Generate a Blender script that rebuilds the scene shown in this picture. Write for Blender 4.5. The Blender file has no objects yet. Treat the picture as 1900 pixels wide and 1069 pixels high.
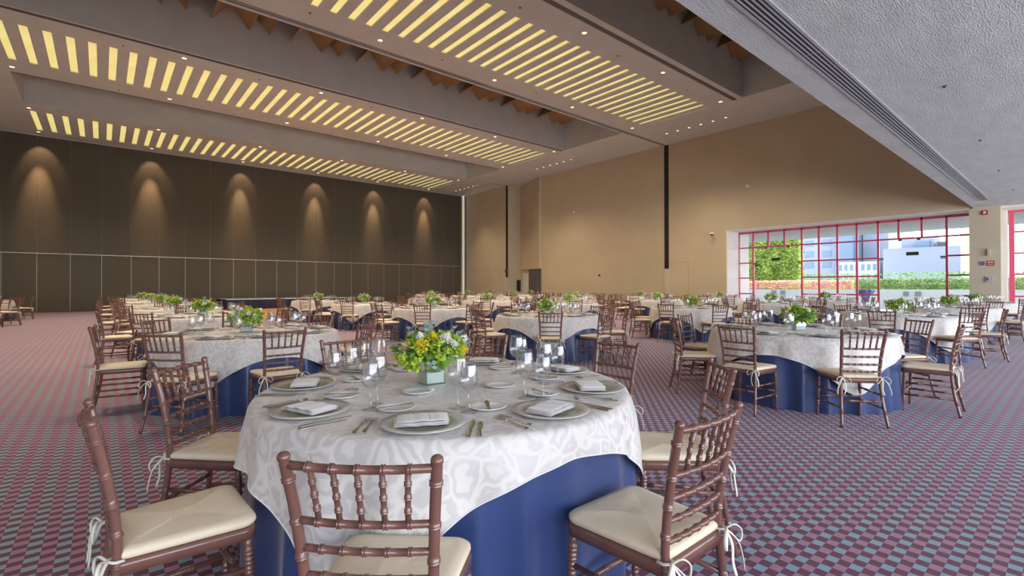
import bpy, math, random
from mathutils import Matrix, Vector
PI = math.pi
R_ = math.radians
rnd = random.Random(7)
scn = bpy.context.scene
col = scn.collection

# ------------------------------------------------------------------ camera
H = 1.30
yaw, pit, rol = R_(49.7554), R_(0.3947), R_(-0.0878)
fwd = Vector((math.cos(yaw)*math.cos(pit), math.sin(yaw)*math.cos(pit), math.sin(pit)))
rt = Vector((math.sin(yaw), -math.cos(yaw), 0)); up = rt.cross(fwd)
r2 = rt*math.cos(rol)+up*math.sin(rol); u2 = -rt*math.sin(rol)+up*math.cos(rol)
cam = bpy.data.cameras.new('camera'); camo = bpy.data.objects.new('camera', cam); col.objects.link(camo)
camo.matrix_world = Matrix(((r2.x, u2.x, -fwd.x, 0), (r2.y, u2.y, -fwd.y, 0), (r2.z, u2.z, -fwd.z, H), (0, 0, 0, 1)))
cam.sensor_width = 36; cam.lens = 899.155/1900*36
cam.shift_x = 0; cam.shift_y = -9.0/1900
cam.clip_start = 0.05; cam.clip_end = 400
scn.camera = camo

# ------------------------------------------------------------------ colour management, world
vs = scn.view_settings
vs.view_transform = 'Standard'; vs.look = 'None'; vs.gamma = 1; vs.use_curve_mapping = False
vs.exposure = 0.32
w = bpy.data.worlds.new('sky'); scn.world = w; w.use_nodes = True
nt = w.node_tree; nt.nodes.clear()
bg = nt.nodes.new('ShaderNodeBackground'); out = nt.nodes.new('ShaderNodeOutputWorld')
tc = nt.nodes.new('ShaderNodeTexCoord'); sp = nt.nodes.new('ShaderNodeSeparateXYZ'); rp = nt.nodes.new('ShaderNodeValToRGB')
nt.links.new(tc.outputs['Generated'], sp.inputs[0]); nt.links.new(sp.outputs['Z'], rp.inputs[0])
rp.color_ramp.elements[0].position = 0.0; rp.color_ramp.elements[0].color = (0.96, 0.98, 1, 1)
rp.color_ramp.elements[1].position = 0.7; rp.color_ramp.elements[1].color = (0.50, 0.70, 1, 1)
nt.links.new(rp.outputs[0], bg.inputs[0]); nt.links.new(bg.outputs[0], out.inputs[0])
bg.inputs[1].default_value = 6.6

def portal(name, loc, sx, sy, rot):
    l = bpy.data.lights.new(name, 'AREA'); l.shape = 'RECTANGLE'; l.size = sx; l.size_y = sy
    l.cycles.is_portal = True
    o = bpy.data.objects.new(name, l); o.location = loc; o.rotation_euler = rot; col.objects.link(o)
portal('sky_portal', (25.3, 2.3, 2.05), 4.0, 19.0, (0, R_(90), 0))
portal('sky_portal', (9.5, -7.25, 2.05), 31.0, 4.0, (R_(90), 0, 0))

# ------------------------------------------------------------------ materials
def mat(name, c, rough=0.6, metal=0.0, **k):
    m = bpy.data.materials.new(name); m.use_nodes = True
    b = m.node_tree.nodes['Principled BSDF']
    b.inputs['Base Color'].default_value = (*c, 1); b.inputs['Roughness'].default_value = rough
    b.inputs['Metallic'].default_value = metal
    for kk, v in k.items():
        b.inputs[kk.replace('_', ' ')].default_value = v
    m.diffuse_color = (*c, 1)
    return m
def N(m, t, **k):
    n = m.node_tree.nodes.new(t)
    for kk, v in k.items(): setattr(n, kk, v)
    return n
def L(m, a, b): m.node_tree.links.new(a, b)
def noisy(m, scale, c1, c2, detail=4, bump=0.0, bscale=None, obj=True, stretch=None):
    """mottled colour between c1 and c2 and optional bump"""
    b = m.node_tree.nodes['Principled BSDF']
    t = N(m, 'ShaderNodeTexCoord'); src = t.outputs['Object']
    if stretch:
        mp = N(m, 'ShaderNodeMapping'); mp.inputs['Scale'].default_value = stretch; L(m, src, mp.inputs[0]); src = mp.outputs[0]
    n = N(m, 'ShaderNodeTexNoise'); n.inputs['Scale'].default_value = scale; n.inputs['Detail'].default_value = detail
    L(m, src, n.inputs['Vector'])
    r = N(m, 'ShaderNodeValToRGB'); r.color_ramp.elements[0].position = .3; r.color_ramp.elements[1].position = .7
    r.color_ramp.elements[0].color = (*c1, 1); r.color_ramp.elements[1].color = (*c2, 1)
    L(m, n.outputs['Fac'], r.inputs[0]); L(m, r.outputs[0], b.inputs['Base Color'])
    if bump:
        n2 = N(m, 'ShaderNodeTexNoise'); n2.inputs['Scale'].default_value = bscale or scale; n2.inputs['Detail'].default_value = 6
        L(m, src, n2.inputs['Vector'])
        bp = N(m, 'ShaderNodeBump'); bp.inputs['Strength'].default_value = bump; bp.inputs['Distance'].default_value = .02
        L(m, n2.outputs['Fac'], bp.inputs['Height']); L(m, bp.outputs[0], b.inputs['Normal'])
    return m
def emis(name, c, s):
    m = bpy.data.materials.new(name); m.use_nodes = True
    b = m.node_tree.nodes['Principled BSDF']
    b.inputs['Base Color'].default_value = (*c, 1); b.inputs['Emission Color'].default_value = (*c, 1); b.inputs['Emission Strength'].default_value = s
    return m
def thin_glass(name, tint=(1, 1, 1), lo=.04, hi=.6, power=2.0):
    m = bpy.data.materials.new(name); m.use_nodes = True; nt = m.node_tree; nt.nodes.clear()
    o = nt.nodes.new('ShaderNodeOutputMaterial'); tr = nt.nodes.new('ShaderNodeBsdfTransparent'); gl = nt.nodes.new('ShaderNodeBsdfGlossy')
    tr.inputs[0].default_value = (*tint, 1); gl.inputs['Roughness'].default_value = .06; gl.inputs[0].default_value = (.82, .85, .88, 1)
    lw = nt.nodes.new('ShaderNodeLayerWeight'); lw.inputs[0].default_value = .5
    pw = nt.nodes.new('ShaderNodeMath'); pw.operation = 'POWER'; pw.inputs[1].default_value = power
    mr = nt.nodes.new('ShaderNodeMapRange'); mr.inputs['To Min'].default_value = lo; mr.inputs['To Max'].default_value = hi
    mx = nt.nodes.new('ShaderNodeMixShader')
    nt.links.new(lw.outputs['Facing'], pw.inputs[0]); nt.links.new(pw.outputs[0], mr.inputs['Value']); nt.links.new(mr.outputs[0], mx.inputs[0])
    nt.links.new(tr.outputs[0], mx.inputs[1]); nt.links.new(gl.outputs[0], mx.inputs[2]); nt.links.new(mx.outputs[0], o.inputs[0])
    return m

m_ceil = noisy(mat('ceiling_paint', (.5, .46, .42), .9), 1.5, (.575, .60, .585), (.62, .645, .63), bump=.08, bscale=60)
m_soffit = noisy(mat('rough_concrete_paint', (.5, .5, .5), .9), 3, (.55, .60, .60), (.65, .69, .69), bump=1.0, bscale=45, stretch=(.5, 1.6, 1))
m_wall = noisy(mat('beige_wall_paint', (.55, .44, .27), .8), .7, (.53, .455, .315), (.575, .495, .35), bump=.05, bscale=80)
m_pier = noisy(mat('pier_paint', (.55, .5, .38), .8), .9, (.52, .47, .35), (.57, .52, .4))
m_white = noisy(mat('white_paint', (.8, .78, .74), .7), 2, (.76, .75, .71), (.83, .81, .77))
m_panel = noisy(mat('grey_fabric_panel', (.1, .085, .06), .85), 300, (.085, .078, .062), (.115, .106, .086), bump=.15, bscale=400)
m_seam = mat('seam_metal_light_leak', (.45, .42, .36), .4, .6)
m_black = mat('black_metal', (.02, .015, .012), .5)
m_dark = mat('dark_slot', (.05, .048, .045), .8)
m_grille = mat('grey_grille', (.22, .22, .22), .5, .3)
m_alu = mat('pale_aluminium', (.6, .63, .7), .35, .5)
m_red = mat('red_window_frame', (.68, .09, .16), .4)
m_wood = noisy(mat('orange_wood', (.45, .2, .06), .55), 3, (.34, .20, .085), (.46, .28, .13), stretch=(8, .6, 8))
m_floorwood = noisy(mat('dance_floor_wood', (.5, .24, .07), .4), 3, (.45, .2, .06), (.6, .3, .1), stretch=(1, 12, 1))
m_chair = noisy(mat('brown_lacquered_wood', (.15, .07, .052), .22), 9, (.15, .068, .052), (.19, .09, .07), stretch=(1, 1, .3))
m_chair.node_tree.nodes['Principled BSDF'].inputs['Coat Weight'].default_value = .4
m_cush = noisy(mat('cream_cushion_fabric', (.74, .62, .45), .85), 5, (.72, .61, .45), (.79, .69, .53), bump=.25, bscale=7)
m_tie = mat('cream_ribbon', (.74, .72, .62), .8)
m_napkin = mat('white_napkin', (.88, .87, .87), .85)
m_china = mat('white_china', (.82, .82, .82), .15)
m_silver = mat('cutlery_steel', (.62, .58, .52), .18, 1.0)
m_glass = thin_glass('wine_glass_glass', lo=.07, hi=.8, power=1.9)
m_pane = thin_glass('window_glass', lo=.03, hi=.35, power=3)
m_charger = noisy(mat('silvered_glass_plate', (.4, .4, .34), .16, .1), 14, (.36, .35, .26), (.46, .44, .34))
def _rim(m):
    b = m.node_tree.nodes['Principled BSDF']; t = N(m, 'ShaderNodeTexCoord'); s_ = N(m, 'ShaderNodeSeparateXYZ'); L(m, t.outputs['Object'], s_.inputs[0])
    ln = N(m, 'ShaderNodeVectorMath', operation='LENGTH'); L(m, t.outputs['Object'], ln.inputs[0])
    r = N(m, 'ShaderNodeMapRange'); r.inputs['From Min'].default_value = .112; r.inputs['From Max'].default_value = .13; L(m, ln.outputs['Value'], r.inputs['Value'])
    src = b.inputs['Base Color'].links[0].from_socket
    mx = N(m, 'ShaderNodeMix', data_type='RGBA'); L(m, r.outputs[0], mx.inputs['Factor']); L(m, src, mx.inputs['A']); mx.inputs['B'].default_value = (.56, .57, .54, 1)
    L(m, mx.outputs['Result'], b.inputs['Base Color'])
_rim(m_charger)
m_charger_rim = mat('clear_plate_rim', (.55, .6, .58), .08, .2)
m_navyskirt = noisy(mat('navy_stage_skirt', (.02, .03, .08), .7), 4, (.018, .025, .07), (.025, .035, .09))
m_leaf = noisy(mat('lime_leaf', (.25, .42, .04), .5), 20, (.30, .50, .03), (.55, .70, .08))
m_leafd = noisy(mat('green_leaf', (.1, .22, .04), .5), 20, (.12, .26, .04), (.22, .40, .06))
m_euc = mat('eucalyptus_leaf', (.3, .42, .36), .6)
m_yel = mat('yellow_petal', (.8, .66, .04), .6)
m_wht = mat('white_petal', (.9, .88, .82), .6)
m_vase = thin_glass('vase_glass', (.93, .97, .96), lo=.08, hi=.7, power=2)
m_water = mat('frosted_water', (.66, .70, .66), .3)
m_bud = mat('peach_petal', (.7, .5, .3), .6)
m_slat = emis('yellow_diffuser', (1.0, .78, .28), .62)
b_ = m_slat.node_tree.nodes['Principled BSDF']
b_.inputs['Base Color'].default_value = (.6, .5, .3, 1)
_n = N(m_slat, 'ShaderNodeTexNoise'); _n.inputs['Scale'].default_value = 1.3
_t = N(m_slat, 'ShaderNodeTexCoord'); L(m_slat, _t.outputs['Object'], _n.inputs['Vector'])
_r = N(m_slat, 'ShaderNodeValToRGB'); _r.color_ramp.elements[0].position = .35; _r.color_ramp.elements[1].position = .68
_r.color_ramp.elements[0].color = (.78, .62, .15, 1); _r.color_ramp.elements[1].color = (1, .90, .38, 1)
L(m_slat, _n.outputs['Fac'], _r.inputs[0]); L(m_slat, _r.outputs[0], b_.inputs['Emission Color'])
m_bulb = emis('downlight_lamp', (1.0, .62, .32), 4.0)
m_trimring = mat('downlight_ring', (.75, .5, .38), .4)
m_hedge = noisy(mat('hedge_leaves', (.2, .3, .06), .8), 1.6, (.18, .26, .07), (.40, .44, .16))
m_bamboo = noisy(mat('bamboo_leaves', (.25, .4, .05), .8), 1.2, (.18, .31, .04), (.52, .60, .12))
m_pink = noisy(mat('pink_blossom', (.8, .3, .25), .8), 3.2, (1, .36, .46), (1, .88, .32))
m_terr = mat('terrace_paving', (.42, .4, .36), .9)
m_conc = noisy(mat('far_concrete', (.5, .53, .58), .9), .3, (.15, .16, .19), (.18, .19, .22))
m_bldw = mat('far_white_wall', (.26, .27, .30), .9)
m_bldb = mat('far_blue_glass', (.07, .11, .16), .5)
m_bluecl = mat('blue_outdoor_cloth', (.12, .14, .35), .7)
m_mirror = mat('dark_mirror', (.08, .09, .09), .08, .8)

# carpet: checker of dark maroon against rows of teal and of mauve
m_carpet = mat('checked_carpet', (.15, .08, .09), .95, 0, Sheen_Weight=.12, Sheen_Roughness=.3)
def _carpet(m):
    b = m.node_tree.nodes['Principled BSDF']
    t = N(m, 'ShaderNodeTexCoord'); s = N(m, 'ShaderNodeSeparateXYZ'); L(m, t.outputs['Object'], s.inputs[0])
    def math_(op, a, v=None):
        n = N(m, 'ShaderNodeMath', operation=op); L(m, a, n.inputs[0])
        if v is not None:
            if isinstance(v, (int, float)): n.inputs[1].default_value = v
            else: L(m, v, n.inputs[1])
        return n.outputs[0]
    ix = math_('FLOOR', math_('DIVIDE', s.outputs['X'], .056)); iy = math_('FLOOR', math_('DIVIDE', s.outputs['Y'], .0475))
    par = math_('PINGPONG', math_('ADD', ix, iy), 1.0)       # 0 / 1 checker
    row = math_('PINGPONG', iy, 1.0)
    mxl = N(m, 'ShaderNodeMix', data_type='RGBA'); L(m, row, mxl.inputs['Factor'])
    mxl.inputs['A'].default_value = (.25, .37, .45, 1); mxl.inputs['B'].default_value = (.38, .21, .31, 1)
    mx = N(m, 'ShaderNodeMix', data_type='RGBA'); L(m, par, mx.inputs['Factor'])
    mx.inputs['A'].default_value = (.155, .052, .085, 1); L(m, mxl.outputs['Result'], mx.inputs['B'])
    n = N(m, 'ShaderNodeTexNoise'); n.inputs['Scale'].default_value = 260; n.inputs['Detail'].default_value = 3; L(m, t.outputs['Object'], n.inputs['Vector'])
    n2 = N(m, 'ShaderNodeTexNoise'); n2.inputs['Scale'].default_value = .6; L(m, t.outputs['Object'], n2.inputs['Vector'])
    f = math_('ADD', math_('MULTIPLY', n.outputs['Fac'], .7), math_('MULTIPLY', n2.outputs['Fac'], .3))
    mr = N(m, 'ShaderNodeMapRange'); mr.inputs['To Min'].default_value = .65; mr.inputs['To Max'].default_value = 1.35; L(m, f, mr.inputs['Value'])
    mm = N(m, 'ShaderNodeMix', data_type='RGBA', blend_type='MULTIPLY'); mm.inputs['Factor'].default_value = 1
    L(m, mx.outputs['Result'], mm.inputs['A']); L(m, mr.outputs[0], mm.inputs['B']); L(m, mm.outputs['Result'], b.inputs['Base Color'])
    bp = N(m, 'ShaderNodeBump'); bp.inputs['Strength'].default_value = .4; bp.inputs['Distance'].default_value = .003
    L(m, n.outputs['Fac'], bp.inputs['Height']); L(m, bp.outputs[0], b.inputs['Normal'])
_carpet(m_carpet)

# damask overlay: woven leaf figure, alternating matt and satin
m_damask = mat('ivory_damask', (.7, .68, .66), .6)
def _damask(m):
    b = m.node_tree.nodes['Principled BSDF']
    t = N(m, 'ShaderNodeTexCoord')
    wn = N(m, 'ShaderNodeTexNoise'); wn.inputs['Scale'].default_value = 5; L(m, t.outputs['UV'], wn.inputs['Vector'])
    ad = N(m, 'ShaderNodeMix', data_type='RGBA', blend_type='LINEAR_LIGHT'); ad.inputs['Factor'].default_value = .16
    L(m, t.outputs['UV'], ad.inputs['A']); L(m, wn.outputs['Color'], ad.inputs['B'])
    v = N(m, 'ShaderNodeTexVoronoi', feature='DISTANCE_TO_EDGE'); v.inputs['Scale'].default_value = 8.5; L(m, ad.outputs['Result'], v.inputs['Vector'])
    r = N(m, 'ShaderNodeValToRGB'); e = r.color_ramp.elements; e[0].position = .05; e[1].position = .13
    e[0].color = (1, 1, 1, 1); e[1].color = (0, 0, 0, 1); x = e.new(.26); x.color = (0, 0, 0, 1); y = e.new(.3); y.color = (.8, .8, .8, 1)
    L(m, v.outputs['Distance'], r.inputs[0])
    mx = N(m, 'ShaderNodeMix', data_type='RGBA'); L(m, r.outputs[0], mx.inputs['Factor'])
    mx.inputs['A'].default_value = (.565, .54, .53, 1); mx.inputs['B'].default_value = (.70, .675, .645, 1)
    L(m, mx.outputs['Result'], b.inputs['Base Color'])
    mr = N(m, 'ShaderNodeMapRange'); mr.inputs['To Min'].default_value = .38; mr.inputs['To Max'].default_value = .7; L(m, r.outputs[0], mr.inputs['Value'])
    L(m, mr.outputs[0], b.inputs['Roughness']); b.inputs['Sheen Weight'].default_value = .2
_damask(m_damask)
m_hem = mat('white_hem', (.82, .81, .8), .7)
m_skirt = mat('blue_satin', (.026, .052, .165), .28); m_skirt.node_tree.nodes['Principled BSDF'].inputs['Sheen Weight'].default_value = .3

# ------------------------------------------------------------------ mesh helpers
class MB:
    def __init__(s): s.v = []; s.f = []; s.sm = []; s.uv = None
    def add(s, vs_, fs, smooth=False):
        o = len(s.v); s.v += [tuple(p) for p in vs_]; s.f += [tuple(i+o for i in f) for f in fs]; s.sm += [smooth]*len(fs); return s
    def box(s, x0, x1, y0, y1, z0, z1):
        if x0 > x1: x0, x1 = x1, x0
        if y0 > y1: y0, y1 = y1, y0
        return s.add([(x0, y0, z0), (x1, y0, z0), (x1, y1, z0), (x0, y1, z0), (x0, y0, z1), (x1, y0, z1), (x1, y1, z1), (x0, y1, z1)],
                     [(0, 3, 2, 1), (4, 5, 6, 7), (0, 1, 5, 4), (1, 2, 6, 5), (2, 3, 7, 6), (3, 0, 4, 7)])
    def prism(s, poly, z0, z1, smooth=False):
        n = len(poly)
        s.add([(x, y, z0) for x, y in poly]+[(x, y, z1) for x, y in poly], [tuple(range(n))[::-1], tuple(range(n, 2*n))])
        return s.add([(x, y, z0) for x, y in poly]+[(x, y, z1) for x, y in poly], [(i, (i+1) % n, n+(i+1) % n, n+i) for i in range(n)], smooth)
    def lathe(s, prof, seg=24, c=(0, 0, 0), cap0=False, cap1=False):
        vs_ = []; fs = []
        for r, z in prof:
            for k in range(seg):
                a = 2*PI*k/seg; vs_.append((c[0]+r*math.cos(a), c[1]+r*math.sin(a), c[2]+z))
        for i in range(len(prof)-1):
            for k in range(seg):
                k2 = (k+1) % seg; fs.append((i*seg+k, i*seg+k2, (i+1)*seg+k2, (i+1)*seg+k))
        if cap0: fs.append(tuple(range(seg))[::-1])
        if cap1: fs.append(tuple((len(prof)-1)*seg+k for k in range(seg)))
        return s.add(vs_, fs, True)
    def tube(s, pts, rad, seg=8, cap=True, flat=1.0):
        P = [Vector(p) for p in pts]; n = len(P)
        if not isinstance(rad, (list, tuple)): rad = [rad]*n
        vs_ = []; fs = []; prev = None
        for i in range(n):
            d = (P[min(i+1, n-1)]-P[max(i-1, 0)])
            if d.length < 1e-9: d = Vector((0, 0, 1))
            d.normalize()
            if prev is None:
                a = Vector((0, 0, 1)) if abs(d.z) < .9 else Vector((0, 1, 0)); x = d.cross(a).normalized()
            else:
                x = (prev-d*prev.dot(d)).normalized()
            prev = x; y = d.cross(x)
            for k in range(seg):
                t = 2*PI*k/seg; vs_.append(P[i]+(x*math.cos(t)+y*math.sin(t)*flat)*rad[i])
        for i in range(n-1):
            for k in range(seg):
                k2 = (k+1) % seg; fs.append((i*seg+k, i*seg+k2, (i+1)*seg+k2, (i+1)*seg+k))
        if cap: fs.append(tuple(range(seg))[::-1]); fs.append(tuple((n-1)*seg+k for k in range(seg)))
        return s.add(vs_, fs, True)
    def xf(s, M):
        s.v = [tuple(M @ Vector(p)) for p in s.v]; return s
    def mesh(s, name, m):
        me = bpy.data.meshes.new(name); me.from_pydata(s.v, [], s.f)
        me.polygons.foreach_set('use_smooth', s.sm)
        if s.uv:
            ul = me.uv_layers.new(name='UVMap'); idx = [0]*len(me.loops); me.loops.foreach_get('vertex_index', idx)
            flat = []
            for i in idx: flat += s.uv[i]
            ul.data.foreach_set('uv', flat)
        if m: me.materials.append(m)
        me.update(); return me
    def build(s, name, m, parent=None, loc=None, **props):
        o = bpy.data.objects.new(name, s.mesh(name, m)); col.objects.link(o)
        if parent: o.parent = parent
        if loc: o.location = loc
        for k, v in props.items(): o[k] = v
        return o

def spline(pts, n):
    """Catmull-Rom through pts, n samples per span"""
    P = [Vector(p) for p in pts]; P = [P[0]*2-P[1]]+P+[P[-1]*2-P[-2]]; out = []
    for i in range(1, len(P)-2):
        for k in range(n):
            t = k/n; a, b, c, d = P[i-1:i+3]
            out.append(.5*((2*b)+(c-a)*t+(2*a-5*b+4*c-d)*t*t+(3*b-a-3*c+d)*t**3))
    out.append(P[-2]); return out
def turned(mb, pts, r0, r1, rings, seg=10, n=6, rr=1.35, ring_w=.006, ball=0):
    """a turned bamboo-style rod with double raised rings at the arc fractions in rings"""
    base = spline(pts, n); Ls = [0]
    for a, b in zip(base, base[1:]): Ls.append(Ls[-1]+(b-a).length)
    T = Ls[-1]
    def at(s_):
        s_ = max(0, min(T, s_))
        for i in range(len(Ls)-1):
            if Ls[i+1] >= s_: return base[i].lerp(base[i+1], (s_-Ls[i])/max(1e-9, Ls[i+1]-Ls[i]))
        return base[-1]
    st = [(l, 0) for l in Ls]
    for g in rings:
        c = g*T
        for off in (-.55, .55):
            cc = c+off*ring_w*1.5
            st += [(cc-ring_w*.75, 0), (cc-ring_w*.3, 1), (cc+ring_w*.3, 1), (cc+ring_w*.75, 0)]
    st.sort(); pp = []; rad = []; last = -1
    for s_, k in st:
        if s_ < 0 or s_ > T or s_-last < 1e-4: continue
        last = s_; r = r0+(r1-r0)*s_/T; pp.append(at(s_)); rad.append(r*rr if k else r)
    if ball:
        d = (pp[-1]-pp[-2]).normalized(); e = pp[-1]; r = rad[-1]
        for q in (0, .35, .8, 1.25, 1.6, 1.85, 1.97):
            pp.append(e+d*(ball*q*.9+.001)); rad.append(ball*math.sqrt(max(.02, 1-(q-.95)**2)) if q else r)
    return mb.tube(pp, rad, seg)

def empty(name, loc=(0, 0, 0), rz=0, **props):
    o = bpy.data.objects.new(name, None); o.location = loc; o.rotation_euler = (0, 0, rz); o.empty_display_size = .1
    col.objects.link(o)
    for k, v in props.items(): o[k] = v
    return o
KIDS = {}
def kids(o):
    if o.name not in KIDS: KIDS[o.name] = [c for c in col.objects if c.parent == o]
    return KIDS[o.name]
def dup(o, loc, rz, label, group=None, tree=None):
    """copy of a thing with its parts (tree: [(part, [sub-parts])])"""
    c = o.copy(); col.objects.link(c); c.location = loc; c.rotation_euler = (0, 0, rz); c['label'] = label
    if group: c['group'] = group
    for ch, subs in (tree or []):
        d = ch.copy(); col.objects.link(d); d.parent = c
        for g in subs:
            e = g.copy(); col.objects.link(e); e.parent = d
    return c
def tree_of(o):
    allo = list(col.objects)
    ks = [c for c in allo if c.parent == o]
    return [(k, [g for g in allo if g.parent == k]) for k in ks]
S = dict(kind='structure')

# ------------------------------------------------------------------ the room shell
ZC, ZT, ZS = 9.1, 11.7, 4.1
XL, XR, YB, YF = -6.0, 23.8, -7.0, 34.62
MB().box(XL-.3, 25.2, YB-.3, YF+.4, -.2, 0).build('floor', m_carpet, **S)
MB().box(XL-.3, XL, YB-.3, YF+.4, 0, 12).build('wall_left', m_ceil, **S)
# grey operable partition at the end of the hall
wb = MB(); seams = [-3.81-1.267+1.267*k for k in range(23)]
seams = [s for s in seams if s < 23.4]; seams = [XL]+seams+[23.60]
for i, (a, b) in enumerate(zip(seams, seams[1:])):
    j = rnd.choice((0, .006, .012))
    wb.box(a+.007, b-.007, YF+j, YF+.1, .02, 3.02); wb.box(a+.007, b-.007, YF+j*.7, YF+.1, 3.06, ZC)
wb.box(XL, 23.6, YF+.04, YF+.3, 0, ZC)
wb.build('wall_back', m_panel, **S)
tr = MB(); tr.box(XL, 23.6, YF-.012, YF+.03, 3.02, 3.06)
for s in seams[1:-1]: tr.box(s-.009, s+.009, YF-.004, YF+.03, .02, 3.02); tr.box(s-.0018, s+.0018, YF-.001, YF+.03, 3.06, ZC-.05)  # seam strips; pale grey of the lower ones imitates light leaking between panels
MB().box(23.55, 23.66, YF-.1, YF+.1, 0, ZC).build('trim_11', m_pier, **S)
tr.build('trim_1', m_seam, **S)
MB().box(XL, 23.6, YF-.05, YF-.0, 9.06, ZC).build('trim_2', m_alu, **S)
# right-hand wall
wr = MB()
wr.box(XR, XR+.3, 28.75, YF+.3, 0, 12)
wr.box(XR, XR+1.4, 11.545, 24.9, 0, 12)
wr.box(XR, XR+1.3, 2.57, 11.54, 4.07, 12)
wr.box(XR+1.25, XR+1.4, YB, 11.54, 4.07, 12)
wr.build('wall_right', m_wall, **S)
# splayed alcove with its doorway
P0, P1, P2 = (23.8, 28.75), (25.09, 28.19), (24.05, 25.16)
al = MB(); al.prism([P0, P1, (25.4, 28.6), (24.1, 29.2)], 0, 12); al.build('wall_alcove', m_pier, **S)
al = MB(); dx, dy = (P2[0]-P1[0]), (P2[1]-P1[1])
def onal(t, off=0):
    n = (dy, -dx); q = math.hypot(*n); return (P1[0]+dx*t-n[0]/q*off, P1[1]+dy*t-n[1]/q*off)
al.prism([onal(0), onal(.03), onal(.03, -.3), onal(0, -.3)], 0, 12)
al.prism([onal(.03), onal(1.1), onal(1.1, -.3), onal(.03, -.3)], 2.58, 12)
al.build('wall_alcove_side', m_wall, **S)
MB().prism([onal(.03, .0), onal(.46, .0), onal(.46, -.12), onal(.03, -.12)], 0, 2.57).build('door_1', m_white, **S)
d = MB(); d.prism([onal(.46, -.02), onal(.52, -.02), onal(.52, -.2), onal(.46, -.2)], 0, 2.57); d.prism([onal(.86, -.02), onal(1.05, -.02), onal(1.05, -.2), onal(.86, -.2)], 0, 2.57)
d.prism([onal(.5, -.2), onal(1.0, -.2), onal(1.0, -.3), onal(.5, -.3)], 0, 2.57)
d.build('door_2', mat('dark_door', (.12, .1, .12), .5), **S)
# post slots of the folding partitions
MB().box(XR-.02, XR+.05, 14.76, 15.02, 2.27, ZC-.02).build('trim_3', m_black, **S)
MB().box(XR-.05, XR+.02, 14.76, 15.02, 0, 2.26).build('trim_4', m_pier, **S)
MB().box(XR-.02, XR+.05, 28.66, 28.82, 2.0, ZC-.02).build('trim_5', m_black, **S)
MB().box(XR-.02, XR+.05, 34.2, 34.4, 0, ZC-.02).build('trim_6', m_black, **S)
t = MB()
t.box(XR-.006, XR, 13.60, 13.62, 0, 2.6); t.box(XR-.006, XR, 13.6, 14.62, 2.59, 2.61)
t.box(XR-.006, XR, 29.6, 29.62, 0, 2.6); t.box(XR-.006, XR, 29.6, 33.8, 2.59, 2.61); t.box(XR-.006, XR, 33.78, 33.8, 0, 2.6)
t.build('door_3', mat('wall_line_paint', (.42, .34, .2), .8), **S)
# pier between the windows
MB().box(XR, 25.15, 1.87, 2.67, 0, ZS).build('wall_pier', m_pier, **S)
wh = MB(); wh.box(XR-.002, 25.03, 11.50, 11.545, 0, 4.07); wh.box(XR+.001, 25.2, 2.67, 11.54, 4.05, 4.07); wh.box(XR+.3, 25.2, YB, 1.87, 4.02, 4.1); wh.box(XR+.9, 25.2, 1.78, 1.87, 0, 4.1)
wh.build('trim_7', m_white, **S)
# soffit slab over the camera and the wall above its edge
MB().box(XL, XR+1.4, YB, 2.57, ZS, ZS+.35).build('ceiling_low', m_soffit, **S)
MB().box(XL, XR, 2.3, 2.57, ZS+.35, 12).build('wall_above_soffit', m_ceil, **S)
# linear air diffuser in the soffit
df = empty('air_diffuser', (0, 0, 0), label='long pale slotted air diffuser running along the rough concrete soffit', category='air vent')
f = MB(); x0, x1 = -2.0, 22.0
for k in range(6):
    y = 1.985+k*.046; f.box(x0, x1, y-.007 if 0 < k < 5 else y-.016, y+.007 if 0 < k < 5 else y+.016, ZS-.012, ZS+.004)
for x in range(0, 22, 3): f.box(x+.5, x+.504, 1.97, 2.23, ZS-.013, ZS-.01)
f.build('frame', m_alu, df)
MB().box(x0, x1, 1.98, 2.22, ZS-.003, ZS-.001).build('slot', m_black, df)

# ------------------------------------------------------------------ high ceiling: bands, coffers
bands = [('A', 9.1, 10.57, 13.80, 15.1), ('B', 19.2, 20.4, 23.7, 25.1), ('C', 28.95, 30.02, 33.5, YF)]
CX0, CX1, SX0, SP, SW, NS = -2.55, 20.2, -2.466, .5257, .21, 44
c = MB(); zt = ZC+.28
c.box(XL, CX0, 2.3, YF, ZC, zt); c.box(CX1, 25.3, 2.3, YF, ZC, zt); c.box(CX0, CX1, 2.3, 5.3, ZC, zt)
for n, y0, s0, s1, y1 in bands:
    c.box(CX0, CX1, y0, s0, ZC, zt); c.box(CX0, CX1, s1, y1, ZC, zt)
    c.box(CX0, SX0, s0, s1, ZC, zt)
    for k in range(NS):
        a = SX0+k*SP+SW; b = SX0+(k+1)*SP if k < NS-1 else CX1
        if b > a: c.box(a, b, s0, s1, ZC, zt)
        elif k == NS-1: pass
coff = [(5.3, 9.1), (15.1, 19.2), (25.1, 28.95)]
for a, b in coff:
    c.box(CX0-.15, CX0, a-.15, b+.15, zt, ZT); c.box(CX1, CX1+.15, a-.15, b+.15, zt, ZT)
    c.box(CX0, CX1, a-.15, a, zt, ZT); c.box(CX0, CX1, b, b+.15, zt, ZT)
c.build('ceiling', m_ceil, **S)
MB().box(XL-.3, 25.4, 2.0, YF+.4, ZT, ZT+.3).build('ceiling_roof', m_ceil, **S)
t = MB()
for y in (14.88, 14.97): t.box(CX0, 23.8, y, y+.03, ZC-.006, ZC)
t.build('trim_8', m_dark, **S)
t = MB(); t.box(CX0, 23.8, 15.0, 15.1, ZC-.05, ZC); t.build('trim_9', m_ceil, **S)
t = MB(); t.box(22.4, 22.43, 28.9, YF, ZC-.006, ZC); t.box(22.4, 23.8, 28.87, 28.9, ZC-.006, ZC); t.build('trim_10', m_dark, **S)
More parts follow.
